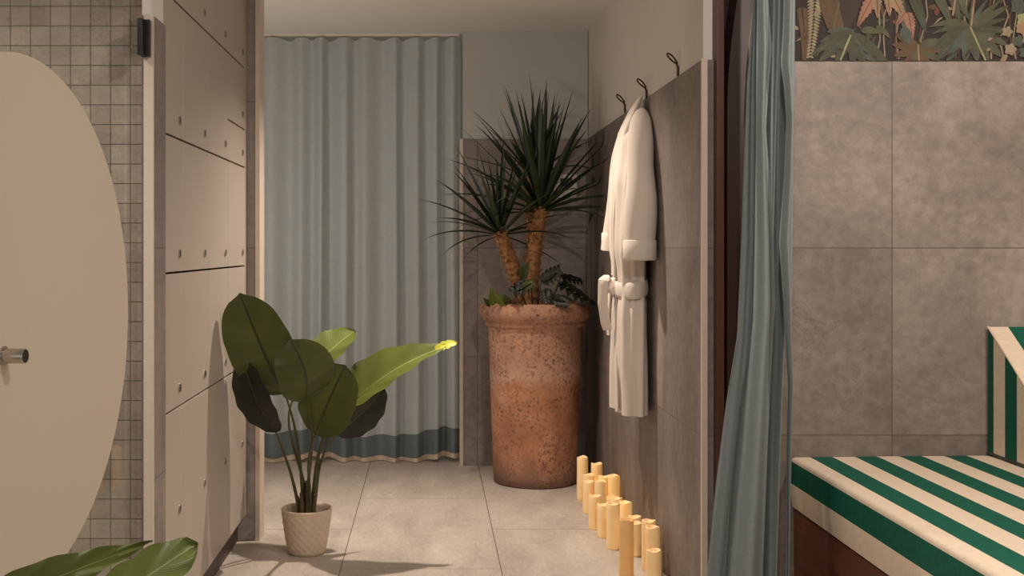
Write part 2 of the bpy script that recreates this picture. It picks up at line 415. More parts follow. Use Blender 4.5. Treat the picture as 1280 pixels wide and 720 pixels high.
# pale metal edge trims
def trim(n, *b):
    m = M3(); m.box(*b); struct(m.build('trim_%d' % n, M_trim, smooth=False))
trim(1, XR - 0.004, XR + 0.014, 3.628, 3.645, 0, 1.802)
trim(2, 0.162, 0.18, YF - 0.004, YF + 0.11, 0, 1.802)
trim(3, -0.718, -0.70, 4.69, 4.82, 0, 2.4)
trim(4, -0.738, XL + 0.002, 2.944, 2.952, 0, 1.802)

# ------------------------------------------------------------------ locker bank
LX = -0.755
lb = thing('locker_bank', (LX - 0.25, 3.90, 0), 'bank of pale square lockers with round keyholes along the corridor left side', 'lockers')
ys = [3.116, 3.50, 3.884, 4.268, 4.652]; zs = [0.108, 0.724, 1.127, 1.527, 1.93, 2.34]
m = M3(); m.box(LX - 0.48, LX - 0.022, 3.075, 4.69, 0.10, 2.36); m.build('carcass', M_dark, lb, smooth=False)
m = M3(); m.box(LX - 0.44, LX - 0.035, 3.075, 4.69, 0.0, 0.10); m.build('plinth', M_plinth, lb, smooth=False)
m = M3(); m.box(LX - 0.3, LX, 4.653, 4.69, 0.108, 2.36); m.build('end_panel', M_locker, lb, smooth=False)
m = M3(); m.box(LX - 0.3, LX, 3.075, 3.114, 0.108, 2.36); m.build('end_panel', M_locker, lb, smooth=False)
for i in range(4):
    rows = list(zip(zs, zs[1:]))
    if i == 3: rows = rows[:3] + [(1.527, 1.68), (1.68, 1.93)] + rows[4:]
    for z0, z1 in rows:
        m = M3(); m.box(LX - 0.02, LX, ys[i] + 0.001, ys[i + 1] - 0.001, z0 + 0.0032, z1 - 0.0032)
        d = m.build('door', M_locker, lb, smooth=False, bevel=0.0012)
        zl = 0.416 if z0 < 0.2 else z0 + 0.056
        yl = ys[i + 1] - 0.062
        m = M3()
        def ring(r0, r1, x0, x1):
            def fn(u, v):
                pr = [(r0, x0), (r0, x1), (r1, x1), (r1, x0)][int(round(v * 4)) % 4]
                return (LX + pr[1], yl + pr[0] * math.cos(2 * PI * u), zl + pr[0] * math.sin(2 * PI * u))
            m.grid(fn, 20, 4, True, True)
        m.cur = 0; ring(0.009, 0.013, -0.001, 0.004)
        m.cur = 1; m.tube([(LX - 0.002, yl, zl), (LX + 0.002, yl, zl)], 0.009, 16)
        m.cur = 0; m.tube([(LX, yl, zl), (LX + 0.005, yl, zl)], 0.0045, 10)
        m.build('lock', [M_chrome, M_black], d)

# ------------------------------------------------------------------ glass shower door
al = math.radians(7.0); HX, HY = -0.746, 2.93
dd = Vector((-math.sin(al), -math.cos(al), 0)); dn = Vector((math.cos(al), -math.sin(al), 0)); UZ = Vector((0, 0, 1))
H0 = Vector((HX, HY, 0))
gd = thing('glass_door', (HX, HY, 0.0), 'open frameless glass shower door with large frosted oval and steel knob', 'door')
def dpt(t, z, off): return H0 + dd * t + dn * off + UZ * z
def dbox(mm, t0, t1, z0, z1, o0, o1):
    vs = [dpt(t, z, o) for t in (t0, t1) for o in (o0, o1) for z in (z0, z1)]
    mm.add(vs, [(0, 1, 3, 2), (4, 6, 7, 5), (0, 4, 5, 1), (2, 3, 7, 6), (0, 2, 6, 4), (1, 5, 7, 3)])
m = M3(); dbox(m, 0.012, 0.86, 0.012, 2.08, -0.008, 0.0); m.build('pane', M_glass, gd, smooth=False)
m = M3(); R = 0.548; ct, cz = 0.612, 1.043
vs = []; n = 96; ts = []
for k in range(n):
    a = 2 * PI * k / n; t = min(0.855, ct + 0.535 * math.cos(a)); z = cz + R * math.sin(a); ts.append((t, z))
vs = [dpt(t, z, 0.0004) for t, z in ts] + [dpt(t, z, 0.0012) for t, z in ts]
m.add(vs, [tuple(range(n)), tuple(range(n, 2 * n))] + [(i, (i + 1) % n, n + (i + 1) % n, n + i) for i in range(n)])
m.build('frosted_panel', M_frost, gd, smooth=False)
kt, kz = 0.708, 0.990
m = M3(); m.cur = 0
m.tube([dpt(kt, kz, 0.001), dpt(kt, kz, 0.004)], 0.019, 24)
m.tube([dpt(kt, kz, 0.004), dpt(kt, kz, 0.045), dpt(kt, kz, 0.0465)], [0.0145, 0.0145, 0.0135], 28)
m.cur = 1; m.tube([dpt(kt, kz, 0.0465), dpt(kt, kz, 0.047)], 0.0128, 28)
m.build('knob', [M_chrome, M_black], gd)
hz = 1.80
for hz in (1.738, 0.3):
    m = M3(); m.cur = 0; dbox(m, 0.016, 0.075, hz - 0.047, hz + 0.047, 0.0002, 0.003)
    m.cur = 1; dbox(m, -0.012, 0.022, hz - 0.047, hz + 0.047, 0.003, 0.017)
    m.cur = 2
    for dz in (-0.033, 0.033): m.tube([dpt(0.058, hz + dz, 0.003), dpt(0.058, hz + dz, 0.0055)], 0.005, 12)
    m.cur = 1; m.box(-0.742, -0.718, 2.926, 2.944, hz - 0.047, hz + 0.047)
    m.build('hinge', [M_glass, M_steel_dark, M_chrome], gd, smooth=False, bevel=0.0015)

# ------------------------------------------------------------------ wooden arched frame beside the curtain
wf = thing('arched_frame', (0.95, 3.6, 0), 'dark mahogany arched door frame between corridor tiles and blue curtain', 'door frame')
m = M3(); m.box(0.902, 0.925, 3.60, 3.662, 0, 2.4); m.build('jamb', M_wood_red, wf, smooth=False, bevel=0.002)
def arch_x(z):  # left edge of the arched piece
    if z < 1.60: return 0.922
    R = 2.3; d = min(z - 1.60, R); return 0.922 + R - math.sqrt(R * R - d * d)
m = M3(); n = 40; vs = []; fs = []
for i in range(n + 1):
    z = 2.4 * i / n; x = arch_x(z); w = 0.066
    vs += [(x, 3.60, z), (x + w, 3.60, z), (x + w, 3.66, z), (x, 3.66, z)]
vs2 = [(x + (0.012 if k % 4 in (0,) else 0), y - (0.0 if k % 4 in (2, 3) else 0.0), z) for k, (x, y, z) in enumerate(vs)]
for i in range(n):
    for j in range(4):
        a = i * 4 + j; b = i * 4 + (j + 1) % 4; fs.append((a, b, b + 4, a + 4))
fs += [(0, 1, 2, 3), tuple(n * 4 + j for j in range(4))]
m.add(vs2, fs); m.build('arch', M_wood_dark, wf, smooth=True, angle=35)

# ------------------------------------------------------------------ curtains
# far curtain
fc = thing('curtain', (-0.42, 6.42, 0), 'long sheer blue grey curtain closing the far corridor opening', 'curtain', None)
px = [300, 318, 340, 362, 377, 390, 402, 411, 432, 444, 456, 477, 495, 502, 522, 531, 546, 553, 566, 579]
rng = random.Random(3)
cr = []
for i, p in enumerate(px):
    cr.append(((p - VX) * 6.42 / F_PX, 6.42 + (0.033 if i % 2 else -0.030) + rng.uniform(-0.008, 0.008)))
cr = [(-1.25, 6.43), (-1.18, 6.40)] + cr
def path_y(x, tab):
    for (a, b), (c, d) in zip(tab, tab[1:]):
        if x <= c:
            t = (x - a) / (c - a); t = t * t * (3 - 2 * t); return b + (d - b) * t
    return tab[-1][1]
x0c, x1c = cr[0][0], cr[-1][0]
def fcurt(u, v, za, zb, off=0.0):
    x = x0c + (x1c - x0c) * u; z = za(x) + (zb(x) - za(x)) * v
    k = 1 - z / 2.36
    y = path_y(x, cr); y = 6.42 + (y - 6.42) * (0.75 + 0.5 * k) + 0.008 * math.sin(9 * x + 2.0 * z) * k
    return (x + 0.006 * math.sin(5 * x + 2.3 * z) * k, y + off, z)
def hemz(x): return 0.035 + 0.012 * math.sin(8.3 * x + 0.6) + 0.008 * math.sin(17 * x)
def hemt(x): return hemz(x) + 0.125 + 0.012 * math.sin(7 * x + 1.2)
m = M3(); m.grid(lambda u, v: fcurt(u, v, hemt, lambda x: 2.378 - 0.35 * max(0, path_y(x, cr) - 6.415)), 300, 60)
fcm = m.build('drape', M_curt, fc, angle=0)
m = M3(); m.grid(lambda u, v: fcurt(u, v, hemz, lambda x: hemt(x) + 0.002, -0.001), 300, 6); m.build('hem', M_hem, fc, angle=0)
m = M3(); m.grid(lambda u, v: fcurt(u, v, lambda x: max(0.004, hemz(x) - 0.028), hemz, 0.0), 300, 2); m.build('bottom_strip', M_cream_strip, fc, angle=0)  # cream strip following the wave just below the hem
m = M3(); m.box(-1.26, 0.16, 6.41, 6.43, 2.388, 2.40); m.build('track', M_white, fc, smooth=False)

# near curtain
nc = thing('curtain', (1.0, 3.35, 0), 'gathered dusty blue linen curtain hanging beside the striped daybed', 'curtain')
Lt = [(0.0, 0.800), (0.24, 0.822), (0.52, 0.85), (0.76, 0.880), (0.95, 0.912), (1.2, 0.919), (1.6, 0.935), (1.95, 0.955), (2.4, 0.975)]
Rt = [(0.0, 1.035), (0.25, 1.04), (0.76, 1.05), (1.2, 1.06), (2.4, 1.062)]
def ncurt(u, z, ya=3.36):
    a = interp(Lt, z); b = interp(Rt, z); x = a + (b - a) * u
    ph = 2 * PI * (3.3 * u + 0.10 * math.sin(2.1 * z) * (1 - u))
    amp = 0.028 + 0.022 * (1 - z / 2.4)
    y = ya + amp * math.sin(ph) + 0.012 * math.sin(2.3 * ph + 1.3 * z) + 0.06 * (u - 0.5)
    return x, y
m = M3(); m.grid(lambda u, v: (*ncurt(u, 0.012 + 2.37 * v), 0.012 + 2.37 * v), 160, 60); m.build('drape', M_curt2, nc, angle=0)
def flap(u, v, xa, xb, ya, wob, ph):
    z = 0.012 + 2.37 * v
    a = interp(xa, z) + wob * (math.sin(5.5 * z + ph) + 0.5 * math.sin(9 * z + 2 * ph)); b = interp(xb, z)
    x = a + (b - a) * u
    y = ya + 0.02 * (u - 0.5) + 0.012 * math.sin(2.6 * u * PI + 0.8 * z) - 0.018 * math.exp(-u * 9)
    return (x, y, z)
def pxt(tab, Y):  # (image row, image column) pairs read off for an edge -> (height, x) at distance Y
    r = []
    for py, px in tab: q = P(px, py, Y); r.append((q.z, q.x))
    return sorted([(0.0, r[-1][1])] + r + [(2.4, r[0][1])])
def panel(ya, le, ri, wob, ph, bulge=0.02):
    a, b = pxt(le, ya), pxt(ri, ya)
    m = M3(); m.grid(lambda u, v: flap(u, v, a, b, ya + bulge * math.sin(PI * u), wob, ph), 40, 110); m.build('front_fold', M_curt2, nc, angle=0)
panel(3.25, [(0, 978), (40, 977), (80, 974), (115, 978), (150, 980), (220, 977), (300, 971), (380, 977), (440, 980), (480, 983), (560, 981), (720, 980)], [(0, 995), (500, 991), (720, 984)], 0.0012, 0.4, -0.02)
panel(3.275, [(0, 944), (200, 943), (400, 938), (560, 925), (720, 908)], [(0, 961), (60, 966), (110, 962), (160, 959), (230, 964), (300, 969), (380, 971), (450, 967), (560, 962), (720, 956)], 0.001, 2.0, -0.02)
panel(3.30, [(0, 942), (100, 932), (300, 925), (420, 920), (500, 906), (600, 893), (720, 881)], [(0, 950), (300, 948), (500, 936), (720, 912)], 0.0, 0.0, 0.03)

# ------------------------------------------------------------------ leaves
def leaf_geo(mm, B, T, width, N, bend=0.0, fold=0.15, nt=26, nv=12, prof=None, twist=0.0, ripple=0.004, v0=-1.0, v1=1.0, skew=0.0, t0=0.0, t1=1.0):
    B = Vector(B); T = Vector(T); N = Vector(N); D = T - B; Ld = D.length; d = D / Ld
    N = (N - d * N.dot(d)).normalized(); Sd = d.cross(N)
    prof = prof or (lambda t: (math.sin(PI * min(1, t ** 0.80))) ** 0.62 if 0 < t < 1 else 0.0)
    def fn(u, vv):
        t = t0 + (t1 - t0) * u; v = v0 + (v1 - v0) * vv
        c = B + D * t + N * (bend * math.sin(PI * t)) + Sd * (skew * math.sin(PI * t))
        tw = twist * (t - 0.5)
        s2 = Sd * math.cos(tw) + N * math.sin(tw); n2 = N * math.cos(tw) - Sd * math.sin(tw)
        w = width * 0.5 * prof(t) * v
        fv = abs(w) * math.sin(fold); w2 = w * math.cos(fold)
        rp = ripple * math.sin(26 * t - 5 * abs(v)) * abs(v)
        return c + s2 * w2 + n2 * (fv + rp)
    k = len(mm.uv)
    mm.grid(fn, nt, nv)
    for i in range(k, len(mm.uv)):
        u, v = mm.uv[i]; mm.uv[i] = (t0 + (t1 - t0) * u, 0.5 + 0.5 * (v0 + (v1 - v0) * v))
    return [B + D * t + N * (bend * math.sin(PI * t) - 0.002) + Sd * (skew * math.sin(PI * t)) for t in [i / 14 for i in range(15)]]
def paddle(t):
    if t <= 0 or t >= 1: return 0.0
    return min(1.0, (1 - (1 - min(1, t / 0.42)) ** 2) ** 0.6) * (1 - max(0, (t - 0.42) / 0.58) ** 3.2) ** 0.55
def oval(t):
    if t <= 0 or t >= 1: return 0.0
    return (1 - (2 * t - 1) ** 2) ** 0.5
def spear(t):
    if t <= 0 or t >= 1: return 0.0
    return min(1.0, (1 - (1 - min(1, t / 0.35)) ** 2) ** 0.6) * (1 - max(0, (t - 0.35) / 0.65) ** 1.5) ** 1.0
def bez(p0, p1, p2, p3, n=14):
    r = []
    for i in range(n + 1):
        t = i / n; a = 1 - t
        r.append(p0 * a ** 3 + p1 * 3 * a * a * t + p2 * 3 * a * t * t + p3 * t ** 3)
    return r

# ------------------------------------------------------------------ small potted bird-of-paradise plant
PX, PY = -0.487, 4.505
sp = thing('potted_plant', (PX, PY, 0), 'broad leaved green plant in a small textured beige pot by the lockers', 'plant')
m = M3()
prof = [(0.0, 0.002), (0.066, 0.0), (0.071, 0.006)]
for i in range(41):
    t = i / 40; prof.append((0.072 + 0.027 * t ** 0.75, 0.008 + 0.160 * t))
prof += [(0.100, 0.171), (0.1005, 0.176), (0.098, 0.179), (0.093, 0.177), (0.090, 0.165), (0.088, 0.13)]
nseg = 120; vs = []; fs = []
for j, (r, z) in enumerate(prof):
    for i in range(nseg):
        a = 2 * PI * i / nseg; rr = r
        if 3 <= j < 42:
            u = a * 18 / (2 * PI); w = z / 0.0155
            q = abs(math.sin(PI * (u + w / 2))) * abs(math.sin(PI * (u - w / 2)))
            rr = r + 0.0028 * (q - 0.4) * min(1, (j - 2) / 3) * min(1, (43 - j) / 4)
        vs.append((PX + rr * math.cos(a), PY + rr * math.sin(a), z))
for j in range(len(prof) - 1):
    for i in range(nseg):
        i2 = (i + 1) % nseg; fs.append((j * nseg + i, j * nseg + i2, (j + 1) * nseg + i2, (j + 1) * nseg + i))
m.add(vs, fs); m.build('pot', M_pot, sp, angle=60)
m = M3(); m.lathe([(0.0, 0.146), (0.04, 0.149), (0.07, 0.146), (0.088, 0.142)], PX, PY, 32); m.build('soil', M_soil, sp)
# leaves: base px, tip px, depth base, depth tip, width, normal, bend, fold, material, profile, stem foot (dx,dy)
VW = Vector((0, -1, 0.0))
LV = [
    # big back-left leaf
    ((356, 492, 4.42), (300, 366, 4.05), 0.250, (-0.1, -1, 0.25), 0.03, 0.18, M_leaf, paddle, (-0.012, 0.01), 0.0, 0.0),
    # middle leaf folded
    ((383, 499, 4.22), (362, 424, 4.12), 0.220, (0.25, -1, 0.1), 0.02, 0.22, M_leaf, paddle, (0.002, -0.01), 0.0, 0.02),
    # front leaf
    ((394, 543, 4.30), (432, 456, 4.18), 0.215, (-0.1, -1, 0.2), 0.015, 0.14, M_leaf, paddle, (0.012, -0.02), 0.0, 0.0),
    # right long leaf
    ((436, 508, 4.50), (564, 430, 4.52), 0.250, (-0.25, -0.55, 0.88), 0.035, 0.35, M_leaf_mid, spear, (0.02, 0.005), 0.0, 0.0),
    # back centre leaf, lit
    ((376, 484, 4.60), (444, 413, 4.70), 0.23, (-0.55, -0.6, 0.6), 0.02, 0.25, M_leaf_mid, oval, (0.0, 0.02), 0.0, 0.0),
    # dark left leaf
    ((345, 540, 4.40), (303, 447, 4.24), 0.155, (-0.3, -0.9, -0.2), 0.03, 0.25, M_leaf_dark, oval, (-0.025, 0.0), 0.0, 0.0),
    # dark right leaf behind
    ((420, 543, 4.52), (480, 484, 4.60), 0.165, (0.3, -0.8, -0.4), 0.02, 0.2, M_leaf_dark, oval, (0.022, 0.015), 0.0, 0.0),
    # small leaf peeking behind the long one
    ((428, 500, 4.60), (468, 450, 4.66), 0.11, (-0.2, -1, 0.3), 0.01, 0.2, M_leaf, oval, (0.015, 0.02), 0.0, 0.0),
]
for B, T, w, N, bend, fold, mat, pf, ft, tw, sk in LV:
    b = P(*B); t = P(*T); m = M3()
    mid = leaf_geo(m, b, t, w, N, bend, fold, prof=pf, twist=tw, skew=sk)
    lf = m.build('leaf', mat, sp, angle=0)
    m = M3(); k = len(mid); m.tube(mid, [0.0042 * (1 - 0.85 * i / k) for i in range(k)], 6); m.build('midrib', M_stem, lf)
    foot = Vector((PX + ft[0], PY + ft[1], 0.14)); up = Vector((0, 0, 1)); d = (b - t).normalized()
    ln = (b - foot).length
    pts = bez(foot, foot + Vector((ft[0] * 1.2, ft[1], ln * 0.45)), b + d * ln * 0.35 + Vector((0, 0, -0.02)), b)
    m = M3(); m.tube(pts, [0.0075 - 0.0038 * i / 14 for i in range(15)], 8); m.build('stem', M_stem, sp)
# yellow curled tip on the long leaf
m = M3(); leaf_geo(m, P(540, 441, 4.51), P(572, 428, 4.52), 0.044, (-0.2, -0.8, 0.8), 0.008, 0.3, nt=10, nv=4, prof=oval)
m.build('leaf_tip', M_leaf_tip, sp, angle=0)
for dx, dy, h, r in ((-0.016, -0.012, 0.10, 0.011), (0.008, -0.02, 0.13, 0.012), (0.026, -0.006, 0.09, 0.010), (-0.03, 0.008, 0.08, 0.009), (0.0, 0.016, 0.14, 0.012)):
    m = M3(); m.tube([(PX + dx, PY + dy, 0.14), (PX + dx * 1.1, PY + dy * 1.1, 0.14 + h * 0.6), (PX + dx * 1.25, PY + dy * 1.2, 0.14 + h)], [r, r * 0.85, r * 0.6], 10)
    m.build('sheath', M_sheath, sp)

# ------------------------------------------------------------------ foreground plant (only leaf tops are in the frame)
QX, QY = -0.62, 1.52
fp = thing('potted_plant', (QX, QY, 0), 'large green leaves rising in the foreground in front of the shower door', 'plant')
m = M3(); m.lathe([(0, 0.002), (0.10, 0.0), (0.105, 0.006), (0.135, 0.25), (0.138, 0.262), (0.13, 0.264), (0.122, 0.24), (0.0, 0.236)], QX, QY, 48)
m.build('pot', M_pot, fp)
m = M3(); m.lathe([(0.0, 0.244), (0.06, 0.242), (0.121, 0.237)], QX, QY, 32); m.build('soil', M_soil, fp)
FL = [((-40, 768, 1.50), (191, 676, 1.58), 0.060, (0.15, -0.8, 0.5), 0.006, 0.30, M_leaf_mid, spear),
      ((80, 800, 1.46), (248, 679, 1.52), 0.074, (-0.35, -0.8, 0.45), 0.008, 0.10, M_leaf_mid, paddle),
      ((60, 860, 1.44), (-60, 760, 1.40), 0.15, (0.1, -0.8, 0.6), 0.02, 0.2, M_leaf, paddle)]
for i, (B, T, w, N, bend, fold, mat, pf) in enumerate(FL):
    b = P(*B); t = P(*T); m = M3(); mid = leaf_geo(m, b, t, w, N, bend, fold, prof=pf)
    lf = m.build('leaf', mat, fp, angle=0)
    m = M3(); k = len(mid); m.tube(mid, [0.003 * (1 - 0.85 * j / k) for j in range(k)], 6); m.build('midrib', M_stem, lf)
    foot = Vector((QX + 0.02 * (i - 1), QY + 0.01 * i, 0.235)); d = (b - t).normalized(); ln = (b - foot).length
    m = M3(); m.tube(bez(foot, foot + Vector((0, 0, ln * 0.5)), b + d * ln * 0.3, b), [0.007 - 0.003 * j / 14 for j in range(15)], 8); m.build('stem', M_stem, fp)

# ------------------------------------------------------------------ big terracotta planter with yucca
BX, BY = 0.538, 5.89
bp = thing('potted_yucca', (BX, BY, 0), 'tall terracotta planter holding a three stemmed yucca in the corridor corner', 'plant')
m = M3()
prof = [(0.0, 0.0), (0.203, 0.0), (0.212, 0.01), (0.2155, 0.05)]
for i in range(1, 14): prof.append((0.2155 + 0.024 * i / 13, 0.05 + 0.745 * i / 13))
prof += [(0.250, 0.800), (0.256, 0.808), (0.256, 0.816), (0.250, 0.822), (0.262, 0.832), (0.276, 0.846), (0.284, 0.864), (0.286, 0.882), (0.282, 0.902),
         (0.272, 0.916), (0.258, 0.922), (0.240, 0.918), (0.228, 0.900), (0.222, 0.84)]
m.lathe(prof, BX, BY, 96); pot = m.build('pot', M_terra, bp, angle=50)
m = M3(); m.lathe([(0.0, 0.892), (0.1, 0.896), (0.18, 0.888), (0.2245, 0.880)], BX, BY, 40); m.build('soil', M_soil, bp)

trunks = [  # path of pixel points at depth
    [(657, 382, 5.86), (648, 352, 5.83), (636, 320, 5.80), (624, 288, 5.78)],
    [(662, 384, 5.83), (664, 345, 5.81), (668, 300, 5.80), (677, 258, 5.79)],
    [(668, 382, 5.98), (664, 330, 5.99), (663, 280, 6.0), (664, 215, 6.0)]]
trad = [(0.040, 0.034), (0.042, 0.034), (0.026, 0.022)]
rt = random.Random(11)
tops = []
for pts, (ra, rb) in zip(trunks, trad):
    p = [P(*q) for q in pts]; path = bez(p[0], p[1] + (p[1] - p[0]) * 0.2, p[2], p[3], 60)
    rads = [(ra + (rb - ra) * i / 60) * (1 + 0.07 * math.sin(i * 1.25) + rt.uniform(-0.05, 0.05)) for i in range(61)]
    m = M3(); m.tube(path, rads, 18)
    for k in range(150):
        i = rt.randrange(6, 60); a = rt.uniform(0, 2 * PI); d = (path[i] - path[i - 1]).normalized()
        e = d.orthogonal().normalized(); o = Matrix.Rotation(a, 3, d) @ e
        q = path[i] + o * rads[i] * 0.93
        ln = rt.uniform(0.008, 0.020) * (1.0 if i > 20 else 0.5)
        m.tube([q, q + o * ln * 0.7 + d * ln * 0.5, q + o * ln * 1.0 + d * ln * 0.3], [0.0055, 0.003, 0.0006], 4, up=d)
    m.build('trunk', M_bark, bp, angle=60); tops.append((path[-1], (path[-1] - path[-4]).normalized()))

def frond(mm, base, direc, L, w, droop, rr):
    d = Vector(direc).normalized(); n = 12; pts = []; p = Vector(base); cur = d.copy(); st = L / n
    for i in range(n + 1):
        q = p.copy(); q.x = min(q.x, 0.845); q.y = min(q.y, 6.285); pts.append(q)
        cur = (cur + Vector((0, 0, -droop * (i / n)))).normalized(); p = p + cur * st
    hz = Vector((0, 0, 1)); side0 = d.cross(hz); side0 = side0.normalized() if side0.length > 0.05 else Vector((1, 0, 0))
    side0 = Matrix.Rotation(rr, 3, d) @ side0
    vs = []; us = []
    for i, p in enumerate(pts):
        t = i / n; tg = (pts[min(i + 1, n)] - pts[max(i - 1, 0)]); tg = tg.normalized() if tg.length > 1e-6 else d
        s = (side0 - tg * side0.dot(tg)).normalized(); nn = s.cross(tg)
        if t < 0.3: ww = w * (0.62 + 0.38 * t / 0.3)
        else: ww = w * (1 - ((t - 0.3) / 0.7) ** 1.6)
        ww = max(ww, 0.0006) * 0.5
        vs += [p - s * ww + nn * ww * 0.35, p - s * ww * 0.5 + nn * ww * 0.1, p, p + s * ww * 0.5 + nn * ww * 0.1, p + s * ww + nn * ww * 0.35]
        us += [(t, 0.0), (t, 0.25), (t, 0.45), (t, 0.75), (t, 1.0)]
    fs = []
    for i in range(n):
        for j in range(4): fs.append((i * 5 + j, i * 5 + j + 1, i * 5 + 6 + j, i * 5 + 5 + j))
    mm.add(vs, fs, us)
rf = random.Random(5)
def crown(top, axis, count, L, w, elmin, elmax, ybias=0.0):
    for k in range(count):
        f = (k + 0.5) / count
        el = math.radians(elmax + (elmin - elmax) * f ** 1.05 + rf.uniform(-6, 6))
        az = k * 2.399963 + rf.uniform(-0.25, 0.25)
        d = Vector((math.cos(el) * math.cos(az), math.cos(el) * math.sin(az), math.sin(el)))
        d = d + axis * 0.25
        if d.y > 0.3: d.y *= 0.55
        ll = L * rf.uniform(0.80, 1.06) * (1.0 - 0.12 * f)
        m = M3(); frond(m, top - axis * 0.03 * f + Vector((d.x, d.y, 0)) * 0.012, d, ll, w * rf.uniform(0.85, 1.15), 0.02 + 0.10 * f * rf.uniform(0.3, 1.3), rf.uniform(-0.5, 0.5))
        m.build('leaf', M_frond if rf.random() < 0.5 else M_frond2, bp, angle=0)
crown(tops[0][0], tops[0][1], 30, 0.48, 0.027, -25, 82)
crown(tops[1][0], tops[1][1], 48, 0.66, 0.034, -14, 88)
crown(tops[2][0], tops[2][1], 20, 0.50, 0.030, -5, 85)

# under-planting in the planter
def lobed(mm, B, T, w, N, lobes=5):
    """split-leaf blade: central spine with paired lobes"""
    B = Vector(B); T = Vector(T); N = Vector(N); D = T - B; L = D.length; d = D / L
    N = (N - d * N.dot(d)).normalized(); s = d.cross(N)
    leaf_geo(mm, B, T, w * 0.42, N, 0.01, 0.2, nt=12, nv=4, prof=spear)
    for k in range(lobes):
        t = 0.08 + 0.78 * k / (lobes - 1)
        ll = w * 0.62 * (1 - 0.45 * abs(t - 0.35) / 0.65)
        for sg in (-1, 1):
            b = B + D * t; e = b + (s * sg * 0.9 + d * 0.42).normalized() * ll - N * 0.012
            leaf_geo(mm, b, e, L * 0.2, N, 0.006, 0.15, nt=8, nv=4, prof=spear)
ph = M3(); cps = P(690, 385, 5.78)
ug = bpy.data.objects.new('philodendron', None); COL.objects.link(ug); ug.parent = bp; ug.location = Vector((0, 0, 0.89)); ug['label'] = 'dark split leaved undergrowth in the planter'
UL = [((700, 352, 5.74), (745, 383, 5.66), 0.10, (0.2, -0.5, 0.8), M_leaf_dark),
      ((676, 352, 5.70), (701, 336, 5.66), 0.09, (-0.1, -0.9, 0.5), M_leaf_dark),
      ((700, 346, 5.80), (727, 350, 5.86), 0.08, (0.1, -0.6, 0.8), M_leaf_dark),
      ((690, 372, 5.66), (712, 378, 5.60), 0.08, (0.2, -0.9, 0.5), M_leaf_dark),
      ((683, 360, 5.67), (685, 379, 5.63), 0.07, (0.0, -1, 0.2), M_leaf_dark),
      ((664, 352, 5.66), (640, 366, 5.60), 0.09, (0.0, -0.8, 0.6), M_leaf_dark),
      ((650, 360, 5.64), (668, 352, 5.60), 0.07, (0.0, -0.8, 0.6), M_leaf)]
for B, T, w, N, mt in UL:
    m = M3(); lobed(m, P(*B), P(*T), w, N); lf = m.build('leaf', mt, ug, angle=0)
    b = P(*B); foot = Vector((b.x * 0.5 + BX * 0.5, BY - 0.10, 0.885))
    m = M3(); m.tube(bez(foot, foot + Vector((0, 0, 0.03)), b + Vector((0, 0, -0.02)), b, 8), 0.003, 6); m.build('stem', M_stem, ug)
fe = bpy.data.objects.new('fern_seedling', None); COL.objects.link(fe); fe.parent = bp; fe.location = Vector((-0.2, -0.1, 0.89)); fe['label'] = 'bright green young leaves at the planter rim'
for B, T, w in (((617, 382, 5.70), (613, 358, 5.66), 0.05), ((630, 382, 5.68), (616, 364, 5.64), 0.05), ((612, 383, 5.74), (604, 372, 5.72), 0.03), ((636, 381, 5.68), (630, 368, 5.66), 0.04)):
    m = M3(); leaf_geo(m, P(*B), P(*T), w, (0.2, -1, 0.3), 0.005, 0.2, nt=10, nv=6, prof=spear); m.build('leaf', M_leaf_mid if w > 0.045 else M_leaf, fe, angle=0)
for B, T in (((648, 345, 5.68), (655, 330, 5.66)), ((652, 350, 5.68), (662, 325, 5.66))):
    m = M3(); leaf_geo(m, P(*B), P(*T), 0.04, (0.2, -1, 0.3), 0.005, 0.2, nt=10, nv=6, prof=spear); m.build('leaf', M_leaf, fe, angle=0)

# ------------------------------------------------------------------ wall panel on the end wall
wp = thing('control_panel', P(707, 247, YF), 'white control panel with dark display on end wall behind the yucca', 'panel')
m = M3(); a = P(693, 247, YF); b = P(721, 218, YF); m.box(a.x, b.x, YF - 0.012, YF - 0.0005, a.z, b.z); m.build('plate', M_white, wp, smooth=False, bevel=0.003)
m = M3(); a = P(700, 233, YF); b = P(715, 223, YF); m.box(a.x, b.x, YF - 0.016, YF - 0.0115, a.z, b.z); m.build('display', M_screen, wp, smooth=False, bevel=0.001)

# ------------------------------------------------------------------ wall hooks
HKL = ['bare bronze loop wall hook nearest the yucca', 'bronze loop wall hook carrying the white bathrobe', 'bare bronze loop wall hook nearest the wooden frame']
XP = XR + 0.008
for (Y, z), lab in zip(((5.11, 1.805), (4.60, 1.800), (4.016, 1.803)), HKL):
    h = thing('wall_hook', (XP, Y, z), lab, 'hook', 'bronze hooks along the corridor wall')
    m = M3(); m.tube([(XP - 0.004, Y, z), (XP - 0.004, Y, z + 0.03), (XP - 0.010, Y, z + 0.046)], [0.0045, 0.0045, 0.004], 8); m.build('stem', M_bronze, h)
    m = M3(); c = Vector((XP - 0.024, Y, z + 0.062)); ax = Vector((-0.70, 0, 0.71)); sd = Vector((0.6, 0.5, 0.6)).normalized()
    pts = []
    for k in range(28):
        t = 2 * PI * k / 28; pts.append(c + ax * (0.024 * math.cos(t)) + sd * (0.0085 * math.sin(t) * (1 + 0.25 * math.cos(t))))
    m.tube(pts, 0.0032, 8, closed=True); m.build('loop', M_bronze, h)

